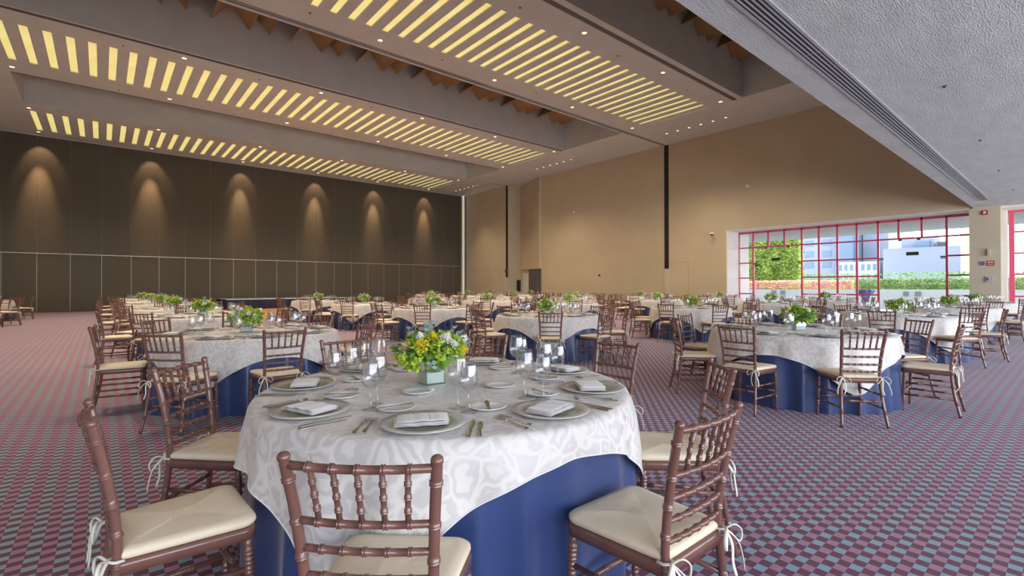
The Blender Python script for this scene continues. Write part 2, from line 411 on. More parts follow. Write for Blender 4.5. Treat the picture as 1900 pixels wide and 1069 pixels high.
for (y0, y1, x1_), lab in (((9.32, 9.50, 20.2), 'grey slotted ceiling grille beside the nearest band of yellow light panels'),
                     ((19.28, 19.44, 20.2), 'grey slotted ceiling grille beside the middle band of yellow light panels'),
                     ((25.0, 25.08, 20.1), 'thin dark ceiling grille on the far edge of the middle light band')):
    g = empty('ceiling_grille', (0, 0, 0), label=lab, category='air vent')
    MB().box(CX0, x1_, y0, y1, ZC-.008, ZC-.001).build('frame', m_grille, g)
    f = MB(); nl = max(1, int((y1-y0)/.05))
    for k in range(nl): f.box(CX0, x1_, y0+.02+k*.05, y0+.034+k*.05, ZC-.012, ZC-.008)
    f.build('slot', m_dark, g)
# glowing light panels
ones = ['first', 'second', 'third', 'fourth', 'fifth', 'sixth', 'seventh', 'eighth', 'ninth']
teens = ['tenth', 'eleventh', 'twelfth', 'thirteenth', 'fourteenth', 'fifteenth', 'sixteenth', 'seventeenth', 'eighteenth', 'nineteenth']
def nth(n):
    if n < 10: return ones[n-1]
    if n < 20: return teens[n-10]
    t_, o_ = divmod(n, 10); return {2: 'twentieth', 3: 'thirtieth', 4: 'fortieth'}[t_] if o_ == 0 else {2: 'twenty-', 3: 'thirty-', 4: 'forty-'}[t_]+ones[o_-1]
bn = {'A': 'nearest', 'B': 'middle', 'C': 'farthest'}
proto = None
for n, y0, s0, s1, y1 in bands:
    mb = MB(); mb.box(0, SW, 0, s1-s0, 0, .02); me = mb.mesh('ceiling_light', m_slat)
    for k in range(NS):
        o = bpy.data.objects.new('ceiling_light', me); o.location = (SX0+k*SP, s0, ZC+.035); col.objects.link(o)
        o['label'] = 'glowing yellow light panel, %s from the left in the %s ceiling band' % (nth(k+1), bn[n]); o['category'] = 'ceiling light'
        o['group'] = 'yellow light panels in the %s ceiling band' % bn[n]
# wooden acoustic boards in the two nearer coffers
def board(dx_, dz):
    L_ = math.hypot(dx_, dz); n = (-dz/L_*.045, dx_/L_*.045)
    q = [(0, 0), (dx_, dz), (dx_+n[0], dz+n[1]), (n[0], n[1])]
    v = [(x, 0, z) for x, z in q]+[(x, 1, z) for x, z in q]
    return MB().add(v, [(0, 1, 2, 3), (7, 6, 5, 4), (0, 4, 5, 1), (1, 5, 6, 2), (2, 6, 7, 3), (3, 7, 4, 0)])
bt = [(0, 10.47, board(-.78, 1.0)), (.66, 10.52, board(-.78, 1.0)), (1.38, 10.48, board(.7, .95))]
bt = [(a, z, m.mesh('ceiling_board', m_wood)) for a, z, m in bt]
for (ya, yb), cn in ((coff[0], 'nearest'), (coff[1], 'second')):
    nb = 0
    for p in range(-1, 9):
        for a, z, me in bt:
            x = 1.50+p*2.535+a-.03
            if p == -1: x = 1.50-2.535+a
            if x-.8 < CX0+.02 or x > CX1-.1 or (a > 1 and x+.75 > CX1): continue
            o = bpy.data.objects.new('ceiling_board', me); o.location = (x, ya+.01, z); o.scale = (1, yb-ya-.02, 1); col.objects.link(o)
            nb += 1; o['label'] = 'tilted orange wood board, %s from the left in the %s ceiling recess' % (nth(nb), cn); o['category'] = 'ceiling board'
            o['group'] = 'wood acoustic boards in the %s ceiling recess' % cn

# ------------------------------------------------------------------ recessed downlights
ring = MB().lathe([(.105, 0), (.10, -.012), (.075, -.012), (.07, 0.0)], 20).mesh('ring', m_trimring)
bulb = MB().lathe([(.07, -.004), (.04, -.008), (.001, -.009)], 20).mesh('lamp', m_bulb)
LX = [-2.45, 2.12, 6.7, 11.3, 15.6, 19.93]
DL = []
ordw = ['leftmost', 'second from the left', 'third from the left', 'fourth from the left', 'fifth from the left', 'rightmost']
rows = [(9.89, 'near edge of the nearest light band', 'A'), (14.35, 'far edge of the nearest light band', 'A'), (19.77, 'near edge of the middle light band', 'B'),
        (24.46, 'far edge of the middle light band', 'B'), (29.6, 'near edge of the farthest light band', 'C'), (33.86, 'row beside the grey wall', 'W')]
def downlight(x, y, label, group, s=1.0):
    e = empty('downlight', (x, y, ZC), label=label, category='downlight', group=group)
    for nm, me in (('ring', ring), ('lamp', bulb)):
        o = bpy.data.objects.new(nm, me); o.parent = e; o.scale = (s, s, 1); col.objects.link(o)
def spot(x, y, z, power, ang, blend, c_=(1, .78, .54), tgt=None, rad=.05):
    l = bpy.data.lights.new('downlight_beam', 'SPOT'); l.energy = power; l.spot_size = R_(ang); l.spot_blend = blend; l.color = c_; l.shadow_soft_size = rad
    o = bpy.data.objects.new('downlight_beam', l); o.location = (x, y, z); col.objects.link(o)
    if tgt: o.rotation_euler = (Vector(tgt)-Vector((x, y, z))).to_track_quat('-Z', 'Y').to_euler()
    return o
for y, nm, k in rows:
    for i, x in enumerate(LX):
        downlight(x, y, 'round recessed downlight, %s in the %s' % (ordw[i], nm), 'downlights at the '+nm)
        if k == 'W':
            spot(x, y, ZC-.03, 1350, 28, 1.0, (1, .60, .30), (x-.03, YF, 5.9), .02); spot(x, y, ZC-.03, 110, 60, .6, (1, .60, .32), (x+.05, YF, 7.6), .02)
        else:
            spot(x, y, ZC-.03, 800, 116, 1)
clw = ['nearest', 'second', 'third', 'fourth', 'fifth', 'farthest']
for cn, ys in (('right end of the nearest light band', (13.74, 10.67)), ('right end of the middle light band', (23.4, 20.36)), ('right end of the farthest light band', (33.05, 30.07))):
    for i in range(6):
        y = ys[1]+(ys[0]-ys[1])*i/5
        downlight(22.0, y, 'small round downlight, %s of six at the %s' % (clw[i], cn), 'downlights at the '+cn, .75)
    spot(22.0, sum(ys)/2, ZC-.03, 450, 70, 1)
# sprinklers
spk = MB().lathe([(.03, 0), (.03, -.004), (.007, -.006), (.007, -.02), (.018, -.022), (.018, -.026), (.001, -.027)], 10).mesh('sprinkler', m_dark)
def spr(x, y, z, lab):
    o = bpy.data.objects.new('sprinkler', spk); o.location = (x, y, z); col.objects.link(o); o['label'] = lab; o['category'] = 'sprinkler'; o['group'] = 'ceiling sprinklers'
for k, (x, y) in enumerate(((9.0, 1.25), (12.87, 1.28), (16.58, 1.33), (20.27, 1.33))): spr(x, y, ZS, 'small dark sprinkler under the rough soffit, %s from the camera' % nth(k+1))
for y, e_ in ((14.2, 'far edge of the nearest'), (24.7, 'far edge of the middle'), (33.7, 'far edge of the farthest'), (10.15, 'near edge of the nearest'), (20.0, 'near edge of the middle')):
    for k, x in enumerate((.5, 4.5, 8.9, 13.3, 17.7)): spr(x, y, ZC, 'tiny sprinkler, %s from left on the %s ceiling band' % (nth(k+1), e_))

# ------------------------------------------------------------------ windows on the right
XW = 25.08
def win(name, ys_full, ys_top, y0, y1, tr_):
    o = MB(); wdt = .035
    for y in ys_full: o.box(XW-.04, XW+.06, y-wdt, y+wdt, 0.0, 4.03)
    for y in ys_top: o.box(XW-.04, XW+.06, y-wdt, y+wdt, 3.24, 4.03)
    for (a, b, z) in tr_: o.box(XW-.035, XW+.055, a, b, z-.03, z+.03)
    o.box(XW-.04, XW+.06, y0, y1, 3.95, 4.04)
    r = o.build(name, m_red, **S)
    MB().box(XW+.0, XW+.008, y0, y1, .02, 3.98).build('glass', m_pane, r)
    return r
full = [11.50, 10.78, 8.56, 7.85, 7.12, 6.39, 5.63, 3.45, 2.72]
trs = [(2.7, 11.54, 3.24)]
for z in (2.47, 1.71, .92): trs += [(10.78, 11.54, z), (5.63, 8.56, z), (2.7, 3.45, z)]
trs += [(10.78, 11.54, .06), (5.63, 8.56, .06), (2.7, 3.45, .06)]
w1 = win('window_1', full, [10.06, 9.32, 4.94, 4.20], 2.67, 11.54, trs)
full2 = [1.68, .94, .2, -.54, -1.28, -2.02, -2.76, -3.5, -4.24, -4.98, -5.72, -6.46]
w2 = win('window_2', full2, [], -7.0, 1.78, [(-7, 1.7, z) for z in (3.24, 2.47, 1.71, .92, .06)])
MB().box(XW-.06, XW+.08, 1.62, 1.76, 0, 4.03).build('window_frame', m_red, w2)
hg = MB()
for y in (10.70, 8.64, 5.55, 3.55): hg.box(XW-.03, XW+.05, y-.09, y+.09, 2.42, 2.47); hg.box(XW-.03, XW+.05, y-.09, y+.09, 2.37, 2.40)
for y in (10.2, 9.15, 4.9, 4.3): hg.box(XW-.02, XW+.04, y-.05, y+.05, 3.15, 3.21)
hg.build('door_fittings', m_dark, w1)
for y, lab in ((9.72, 'small dark notice stuck on the left glass door'), (4.5, 'small dark green notice stuck on the right glass door')):
    o = MB().box(XW-.012, XW-.004, y-.2, y+.2, 2.54, 2.68).build('door_notice', mat('dark_green_notice', (.03, .07, .05), .5), label=lab, category='sign')
# long glazed wall behind the camera
bw = MB(); x = XL
while x < 25: bw.box(x-.05, x+.05, YB-.1, YB, 0, 4.0); x += 1.5
bw.box(XL, 25.2, YB-.1, YB, 3.92, ZS); bw.box(XL, 25.2, YB-.1, YB, 0, .1); bw.box(XL, 25.2, YB-.08, YB-.02, 2.4, 2.46)
bw.build('window_3', m_red, **S)
MB().box(XL-.3, 25.4, YB-.3, YB-.01, ZS, 12).build('wall_behind', m_wall, **S)

# ------------------------------------------------------------------ outside
MB().box(25.2, 35, -30, 30, -.25, -.02).build('ground_terrace', m_terr, **S)
MB().box(25.2, 31.3, -30, 30, 4.05, 4.4).build('roof_overhang', mat('overhang_paint', (.48, .46, .42), .9), **S)
MB().box(25.2, 26.35, 11.56, 11.9, 0, 4.05).build('wall_terrace_end', m_white, **S)
MB().box(34, 34.3, -30, 30, -.02, 1.08).build('wall_parapet', mat('parapet_paint', (.5, .48, .41), .9), **S)
MB().box(35, 300, -200, 200, -14, -12).build('ground_city', m_conc, **S)
def bush(name, m, x0, x1, y0, y1, z0, z1, n, s, seed, **p):
    r = random.Random(seed); mb = MB()
    for k in range(n):
        f_ = r.random()
        x = r.uniform(x0, x1); y = r.uniform(y0, y1); z = r.uniform(z0, z1)
        if f_ < .55: x = x0+r.uniform(-.02, .1)
        elif f_ < .8: z = z1-r.uniform(-.05, .1)
        a = r.uniform(0, 2*PI); b = r.uniform(-1, 1); u = Vector((math.cos(a), math.sin(a), b)).normalized()*s*r.uniform(.6, 1.3)
        v = u.cross(Vector((r.uniform(-1, 1), r.uniform(-1, 1), r.uniform(-1, 1)))).normalized()*s*.45
        c_ = Vector((x, y, z)); mb.add([c_-u, c_+v, c_+u, c_-v], [(0, 1, 2, 3)])
    mb.box(x0+.3, x1-.1, y0+.25, y1-.25, z0, z1-.3)
    return mb.build(name, m, **p)
bush('hedge', m_hedge, 34.38, 35.1, -12, 8.9, 1.12, 1.66, 12000, .065, 1, label='long clipped green hedge on top of the low terrace wall', category='hedge')
bush('hedge', m_leafd, 36.6, 37.6, -14, 15, .6, 2.05, 5000, .09, 2, label='darker taller hedge behind the clipped hedge outside', category='hedge')
bush('flower_hedge', m_pink, 34.38, 34.95, 8.95, 15.5, 1.12, 1.62, 6000, .065, 3, label='pink and orange flowering bush on the terrace wall at left of the window', category='hedge')
bush('bamboo_clump', m_bamboo, 35.2, 36.5, 12.15, 16.8, 1.0, 4.9, 14000, .12, 4, label='tall bright green bamboo clump outside the left glass door', category='tree')
for y0, y1, lab in ((6.27, 6.51, 'left'), (5.74, 6.0, 'right'), ):
    o = MB().box(33.96, 34.0, y0, y1, .75, .99).build('wall_vent', m_grille, label='square grey vent in the white terrace wall, %s of the pair opposite the right door' % lab, category='vent')
for y0, y1, lab in ((13.15, 13.45, 'left'), (12.6, 12.9, 'right')):
    o = MB().box(33.96, 34.0, y0, y1, .74, 1.02).build('wall_vent', m_grille, label='square grey vent in the white terrace wall, %s of the pair opposite the left door' % lab, category='vent')
def building(label, m, x, y0, y1, z1, wins=None, depth=8, extra=None, wm=None):
    r = empty('building', (x, (y0+y1)/2, -12), label=label, category='building')
    def P(mb, nm, mm): mb.v = [(a-x, b-(y0+y1)/2, c_+12) for a, b, c_ in mb.v]; return mb.build(nm, mm, r)
    P(MB().box(x, x+depth, y0, y1, -12, z1), 'wall', m)
    if wins:
        nr, nc, z0, zz1 = wins
        for i in range(nr):
            for j in range(nc):
                yy = y0+(y1-y0)*(j+.25)/nc; zz = z0+(zz1-z0)*(i+.2)/nr
                P(MB().box(x-.05, x, yy, yy+(y1-y0)/nc*.5, zz, zz+(zz1-z0)/nr*.55), 'window', wm or m_bldb)
    if extra: extra(P)
    return r
def ex1(P):
    P(MB().box(61, 64, 9.3, 11.8, 5.0, 6.1), 'roof_house', m_conc)
    P(MB().box(60.8, 62, 9.6, 10.7, 5.0, 5.65), 'roof_unit', m_bldb)
    P(MB().box(60.8, 62, 8.4, 9.1, 5.0, 5.5), 'roof_unit', m_dark)
building('large blank pale grey block opposite the right glass door', m_conc, 60, 6.4, 13.1, 5.0, extra=ex1)
building('tall narrow tower with yellow square signs at far right of the window', m_bldw, 50, 5.3, 6.1, 8, (8, 1, 2.4, 6.0), wm=mat('yellow_sign_panel', (.8, .5, .12), .7))
building('blue-grey office block behind the middle window panes', m_conc, 75, 21.5, 30, 9, (3, 4, 3.5, 8))
building('dark glass tower beyond the middle window panes', m_bldb, 74, 19.3, 21.4, 9.5)
building('pale high-rise to the right of the dark glass tower', m_conc, 78, 15.3, 19.2, 9)
building('low white house with small dark windows beyond the hedge', m_bldw, 62, 14.0, 17.6, 3.9, (2, 7, 1.6, 3.9))
building('slim white stair tower beside the blank grey block', m_bldw, 66, 13.2, 13.9, 8)
building('pale block seen through the far right window', m_conc, 58, -6, 1.9, 4.6, (2, 5, 2.3, 4.4))
def cocktail(x, y, label):
    r = empty('cocktail_table', (x, y, 0), label=label, category='table')
    MB().lathe([(.36, 1.06), (.36, 1.1)], 24, cap0=True, cap1=True).build('table_top', m_dark, r)
    mb = MB(); vs_ = []; fs = []; ns = 64
    prof = [(.0, 1.12), (.36, 1.12), (.40, 1.02), (.20, .8), (.10, .6), (.12, .45), (.28, .12), (.3, .02)]
    for i, (rr, zz) in enumerate(prof):
        for k in range(ns):
            a = 2*PI*k/ns; q = 1+.12*math.sin(a*9+i)*(i > 1); vs_.append((rr*q*math.cos(a), rr*q*math.sin(a), zz))
    for i in range(len(prof)-1):
        for k in range(ns): fs.append((i*ns+k, i*ns+(k+1) % ns, (i+1)*ns+(k+1) % ns, (i+1)*ns+k))
    mb.add(vs_, fs, True).build('table_cloth', m_bluecl, r)
cocktail(30.2, 7.35, 'tall cocktail table with tied blue cloth on the terrace outside')
cocktail(29.5, .6, 'blue clothed cocktail table outside the far right window')

# ------------------------------------------------------------------ stage and dance floor
MB().box(4.75, 10.6, 21.5, 31.1, 0.0, .025).build('dance_floor', m_floorwood, label='flat orange wooden dance floor laid on carpet before the navy stage', category='dance floor')
st = empty('stage', (9, 33, 0), label='low stage with navy pleated skirt against the grey wall', category='stage')
MB().box(-3.6, 3.3, -1.55, 1.3, .56, .6).build('platform', m_alu, st)
mb = MB(); vs_ = []; n = 240
for i in range(n+1):
    x = -3.6+6.9*i/n; y = -1.56-.02*math.sin(i*1.3)-.01*math.sin(i*.37); vs_ += [(x, y, .565), (x, y-.02, .01)]
mb.add(vs_, [(2*i, 2*i+1, 2*i+3, 2*i+2) for i in range(n)], True)
vs_ = []
for i in range(61):
    y = -1.56+2.8*i/60; x = -3.61-.02*math.sin(i*1.3); vs_ += [(x, y, .565), (x-.02, y, .01)]
mb.add(vs_, [(2*i, 2*i+1, 2*i+3, 2*i+2) for i in range(60)], True)
mb.build('skirt', m_navyskirt, st)

# ------------------------------------------------------------------ wall fittings
def fit(name, mb, m, label, cat): return mb.build(name, m, label=label, category=cat)
cm = empty('security_camera', (XR, 12.23, 3.97), label='white dome security camera on beige wall left of the window', category='camera')
MB().box(-.1, 0, -.05, .05, -.04, .05).build('bracket', m_white, cm)
MB().lathe([(.001, .06), (.09, .05), (.1, 0), (.09, -.03)], 16, (-.14, 0, 0)).build('body', m_white, cm)
MB().lathe([(.085, -.03), (.07, -.07), (.001, -.1)], 16, (-.14, 0, 0)).build('lens_dome', m_black, cm)
fit('wall_socket', MB().box(XR-.03, XR, 19.58, 19.7, 1.93, 2.06), m_dark, 'small dark square box on the beige wall', 'switch')
fit('wall_detector', MB().box(XR-.05, XR, 10.4, 10.56, 6.06, 6.2), m_white, 'pale square detector high on the wall above the window', 'detector')
fit('wall_detector', MB().lathe([(.07, 0), (.07, .1), (.02, .12)], 12, (0, 0, 0), True, True).xf(Matrix.Translation((XR-.1, 21.7, 6.15))), m_white, 'pale sensor high on the beige wall right of the alcove', 'detector')
bc = empty('alarm_beacon', (XR, 2.26, 3.88), label='small red alarm beacon at the top of the pier', category='alarm')
MB().box(-.07, 0, -.075, .075, -.075, .075).build('housing', mat('red_plastic', (.35, .02, .02), .4), bc)
MB().box(-.09, -.07, -.035, .035, -.04, .04).build('lamp', m_china, bc)
fit('wall_speaker', MB().box(XR-.1, XR, 2.13, 2.2, 2.35, 2.6), m_pier, 'flat beige box projecting from the pier above the signs', 'box')
sg = empty('no_smoking_sign', (XR, 2.34, 2.09), label='grey sign with crossed-out cigarette circle on the pier', category='sign')
MB().box(-.01, 0, -.1, .1, -.09, .09).build('plate', mat('grey_sign', (.35, .36, .42), .4), sg)
mb = MB(); q = [(-.014, .055*math.cos(a), .055*math.sin(a)) for a in [2*PI*k/24 for k in range(25)]]; mb.tube(q, .008, 6)
mb.tube([(-.014, -.04, .04), (-.014, .04, -.04)], .007, 6); mb.build('symbol', m_black, sg)
sg = empty('red_sign', (XR, 2.13, 2.09), label='red rectangular sign with two white lines on the pier', category='sign')
MB().box(-.01, 0, -.1, .1, -.09, .09).build('plate', mat('red_sign_plate', (.5, .02, .02), .4), sg)
mb = MB()
for y in (-.055, -.02, .02, .055): mb.box(-.014, -.01, y-.013, y+.013, .01, .055)
mb.box(-.014, -.01, -.065, .065, -.05, -.035); mb.build('lettering', m_china, sg)
al_ = empty('fire_alarm_box', (XR, 2.16, 1.53), label='small square metal alarm call point low on the pier', category='alarm')
MB().box(-.06, 0, -.09, .09, -.1, .1).build('housing', m_alu, al_)
MB().box(-.07, -.06, .02, .07, -.05, .06).build('button', mat('red_button', (.3, .03, .03), .4), al_)
p = onal(.9, .05); fit('exit_sign', MB().box(p[0]-.06, p[0]+.02, p[1]-.12, p[1]+.12, 2.72, 3.02), mat('green_sign', (.05, .22, .05), .5), 'small green exit sign above the dark doorway in the alcove', 'sign')
mr_ = empty('framed_board', ((24.51+24.95)/2, 28.34, .86), math.atan2(P1[1]-P0[1], P1[0]-P0[0]), label='dark framed panel hanging in the alcove beside the white door', category='board')
MB().box(-.26, .26, -.05, .0, 0, .98).build('frame', mat('frame_grey', (.3, .26, .28), .5), mr_)
MB().box(-.2, .2, -.06, -.05, .05, .92).build('screen', m_mirror, mr_)
fe = empty('fire_equipment', (XR-.02, 28.7, 2.5), label='small dark red box on the black wall slot', category='alarm')
MB().box(-.1, 0, -.12, .12, -.12, .12).build('housing', mat('dark_red_box', (.22, .03, .02), .5), fe)

# ------------------------------------------------------------------ banquet chair
def chair(hi=True):
    r = empty('banquet_chair', (0, 0, 0), category='chair', label='chair', group='banquet chairs')
    sg_ = 10 if hi else 6
    post = lambda s: [(s*.197, -.262, 0), (s*.178, -.215, .22), (s*.166, -.192, .43), (s*.166, -.196, .56), (s*.175, -.222, .73), (s*.187, -.252, .872)]
    fl = lambda s: [(s*.198, .185, 0), (s*.195, .178, .2), (s*.19, .17, .41)]
    def frame_(mb):
        o = []
        for (x, y, rr) in ((.205, .205, .05), (.18, -.205, .02)):
            pass
        pts = []
        for cx, cy, a0, rr in ((.16, .155, 0, .05), (-.16, .155, 90, .05), (-.155, -.18, 180, .025), (.155, -.18, 270, .025)):
            for k in range(6):
                a = R_(a0+90*k/5); pts.append((cx+rr*math.cos(a), cy+rr*math.sin(a)))
        n_ = len(pts)
        vs_ = []
        for (sc, z) in ((1, .40), (1.0, .428), (.985, .44), (.9, .442), (.88, .432), (.88, .4)):
            vs_ += [(x*sc, y*sc, z) for x, y in pts]
        fs = []
        for i in range(5):
            fs += [(i*n_+k, i*n_+(k+1) % n_, (i+1)*n_+(k+1) % n_, (i+1)*n_+k) for k in range(n_)]
        fs += [(5*n_+k, 5*n_+(k+1) % n_, (k+1) % n_, k) for k in range(n_)]
        mb.add(vs_, fs, True); mb.prism([(x*.9, y*.9) for x, y in pts], .425, .436)
        # apron under the front
        return pts
    fr = MB(); outline = frame_(fr)
    cu = MB(); n_ = len(outline); vs_ = []; prof = [(.90, .441), (.965, .446), (.985, .458), (.98, .47), (.94, .48), (.8, .486), (.5, .489), (.2, .49)]
    prof = [(a, .441+(z-.441)*.8) for a, z in prof]
    for sc, z in prof:
        for x, y in outline: vs_.append((x*sc, y*sc+.004, z+(.002*math.sin(x*55+y*30) if sc < .9 else 0)))
    fs = []
    for i in range(len(prof)-1): fs += [(i*n_+k, i*n_+(k+1) % n_, (i+1)*n_+(k+1) % n_, (i+1)*n_+k) for k in range(n_)]
    fs += [tuple((len(prof)-1)*n_+k for k in range(n_)), tuple(range(n_))[::-1]]
    cu.add(vs_, fs, True)
    def bow(s):
        mb = MB(); c_ = Vector((s*.17, -.215, .452))
        mb.tube([(s*.14, -.17, .448), (s*.155, -.21, .452), (s*.17, -.217, .452), (s*.188, -.2, .45), (s*.186, -.175, .448)], .006, 6, flat=.5)
        for q in (-1, 1):
            pts = [c_, c_+Vector((q*.03, -.02, .012)), c_+Vector((q*.06, -.03, -.015)), c_+Vector((q*.05, -.028, -.05)), c_+Vector((q*.015, -.012, -.015)), c_]
            mb.tube(spline(pts, 3), .0055, 6, flat=.5)
            pts = [c_, c_+Vector((q*.02+s*.01, -.03, -.04)), c_+Vector((q*.035+s*.02, -.035, -.1)), c_+Vector((q*.03+s*.03, -.04, -.15))]
            mb.tube(spline(pts, 3), .0065, 6, flat=.4)
        return mb
    def bowed(z, y, hx, sag, r_, rings, mb, ends=True):
        pts = [(-hx, y, z), (-hx*.5, y-sag*.75, z), (0, y-sag, z), (hx*.5, y-sag*.75, z), (hx, y, z)]
        return turned(mb, pts, r_, r_, rings, sg_ if hi else 5, 3, 1.28, .0042)
    rl = [(.867, -.250, .185, .024, .0108, (1/6, 2/6, 3/6, 4/6, 5/6)), (.72, -.22, .172, .018, .0098, (1/6, 2/6, 3/6, 4/6, 5/6)),
          (.645, -.207, .168, .014, .0098, (1/6, 2/6, 3/6, 4/6, 5/6)), (.572, -.198, .166, .012, .0098, (1/6, 2/6, 3/6, 4/6, 5/6)), (.505, -.194, .165, .01, .0098, (1/6, 2/6, 3/6, 4/6, 5/6))]
    def spindle(k, mb):
        t_ = (k+1)/6*2-1
        sgx = 1-t_*t_
        return turned(mb, [(t_*.172*.97, -.22-.018*sgx, .722), (t_*.185*.97, -.25-.024*sgx, .866)], .0076, .0076, (.25, .5, .75), 8 if hi else 4, 2, 1.32, .0038)
    st_ = [([(-.195, .178, .2), (.195, .178, .2)], .011, (.2, .5, .8)), ([(-.176, -.213, .235), (.176, -.213, .235)], .011, (.2, .5, .8))]
    for s in (-1, 1):
        st_ += [([(s*.194, .176, .29), (s*.172, -.203, .29)], .0105, (.3, .7)), ([(s*.196, .18, .17), (s*.181, -.225, .17)], .0105, (.3, .7))]
    if hi:
        for s in (-1, 1):
            turned(MB(), post(s), .0135, .0145, (.16, .33, .49, .60, .71, .82, .95), 12, 8, 1.2, .0045, .0165).build('leg', m_chair, r)
            mb = MB(); turned(mb, fl(s), .0115, .0145, (.3, .62, .70, .78, .86), 12, 6, 1.3, .009); mb.build('leg', m_chair, r)
        fr.build('seat_frame', m_chair, r); cu.build('cushion', m_cush, r, label='cream fabric cushion')
        for s in (-1, 1): bow(s).build('cushion_tie', m_tie, r, label='cream ribbon tied in a bow')
        for i, a in enumerate(rl): bowed(*a, MB()).build('top_rail' if i == 0 else 'back_rail', m_chair, r)
        for k in range(5): spindle(k, MB()).build('spindle', m_chair, r)
        for pts, r_, rg in st_: turned(MB(), pts, r_, r_, rg, 8, 2, 1.25, .0045).build('stretcher', m_chair, r)
    else:
        for s in (-1, 1):
            MB().tube(spline(post(s)+[(s*.189, -.256, .905)], 2), .0145, 6).build('leg', m_chair, r)
            MB().tube(fl(s), .0145, 6).build('leg', m_chair, r)
        fr.build('seat_frame', m_chair, r); cu.build('cushion', m_cush, r, label='cream fabric cushion')
        mb = MB(); [bow(s) and mb.add(bow(s).v, bow(s).f, True) for s in (-1, 1)]; mb.build('cushion_tie', m_tie, r)
        mb = MB()
        for a in rl: mb.tube([(-a[2], a[1], a[0]), (0, a[1]-a[3], a[0]), (a[2], a[1], a[0])], a[4], 5)
        for k in range(5):
            t_ = (k+1)/6*2-1; mb.tube([(t_*.167, -.235, .722), (t_*.18, -.27, .866)], .009, 4)
        mb.build('backrest', m_chair, r)
        mb = MB()
        for pts, r_, rg in st_: mb.tube(pts, r_, 5)
        mb.build('stretcher', m_chair, r)
    return r

# ------------------------------------------------------------------ tables
TR, TZ = .952, .755
def fold(th, d, sd=0, am=.031):
    ph = 24*th+1.6*math.sin(3*th+sd)+.9*math.sin(7*th+1+sd)
    f_ = 1-2*abs(math.sin(ph/2))**1.3 + .35*math.sin(11*th+sd)
    return (d/.75)*.03+(d/.75)**.75*am*f_
def skirt_mesh(sd, am=.031):
    mb = MB(); n = 360; zs = [0, .02, .05, .12, .2, .3, .42, .55, .68, .75]; vs_ = []; fs = []
    for i, d in enumerate(zs):
        for k in range(n):
            th = 2*PI*k/n; rr = TR+.004+fold(th, d, sd, am)-(.004 if i == 0 else 0); vs_.append((rr*math.cos(th), rr*math.sin(th), TZ-d))
    for i in range(len(zs)-1):
        for k in range(n): fs.append((i*n+k, (i+1)*n+k, (i+1)*n+(k+1) % n, i*n+(k+1) % n))
    vs_.append((0, 0, TZ)); c_ = len(vs_)-1
    for k in range(n): fs.append((k, (k+1) % n, c_))
    return mb.add(vs_, fs, True).mesh('tablecloth', m_skirt)
def overlay_mesh(sd, half=1.155, ox=0, oy=0, am=.036):
    mb = MB(); n = 288; ts = [0, .3, .6, .85, .93, .96, .985, 1.0]; nd = 12; vs_ = []; fs = []; uv = []
    R0 = TR+.006; LB = {}
    rows_ = len(ts)+nd
    for i in range(rows_):
        for k in range(n):
            th = 2*PI*k/n; c1, s1 = abs(math.cos(th)), abs(math.sin(th))
            p_ = 9.0; lo_, hi_ = .5, 2.2; c0, s0_ = math.cos(th), math.sin(th)
            if i: lo_ = LB[k]
            else:
                for _ in range(22):
                    md = (lo_+hi_)/2
                    if (abs(md*c0-ox)/half)**p_+(abs(md*s0_-oy)/half)**p_ < 1: lo_ = md
                    else: hi_ = md
                LB[k] = lo_
            D = lo_-R0
            if i < len(ts):
                rr = R0*ts[i]; z = TZ+.008; ur = rr
                if i == len(ts)-1: z -= .006
                if i == len(ts)-2: z -= .001
            else:
                q = (i-len(ts)+1)/nd; d_ = D*q
                rr = R0+.006+(d_/.75)*.03+(d_/.75)**.75*am+.010*min(1, d_/.1)+min(1, d_/.12)*(.010+.032*(d_/.7))*(math.sin(17*th+2*math.sin(2*th)+sd)+.4*math.sin(29*th+sd))*.6+.012*(d_/.7)**.5; z = TZ+.002-d_*.985; ur = R0+d_
            vs_.append((rr*math.cos(th), rr*math.sin(th), z)); uv.append((ur*math.cos(th), ur*math.sin(th)))
    for i in range(rows_-1):
        for k in range(n): fs.append((i*n+k, (i+1)*n+k, (i+1)*n+(k+1) % n, i*n+(k+1) % n))
    # narrow hem
    base = len(vs_)
    mb.add(vs_, fs, True); mb.uv = uv
    me = mb.mesh('table_overlay', m_damask)
    e_ = vs_[(rows_-1)*n:]; hm = MB().tube(e_+[e_[0]], .0032, 5, False)
    return me, hm.mesh('hem', m_hem)
def table_thing():
    r = empty('round_table', (0, 0, 0), category='table', label='t', group='round banquet tables')
    MB().lathe([(.1, .715), (TR-.02, .715), (TR-.005, .722), (TR-.005, .738), (TR-.02, .745), (.001, .745)], 48).build('table_top', m_wood, r)
    for k in range(4):
        a = PI/4+PI/2*k; MB().tube([(.6*math.cos(a), .6*math.sin(a), .72), (.68*math.cos(a), .68*math.sin(a), 0)], .018, 8).build('leg', m_dark, r)
    return r

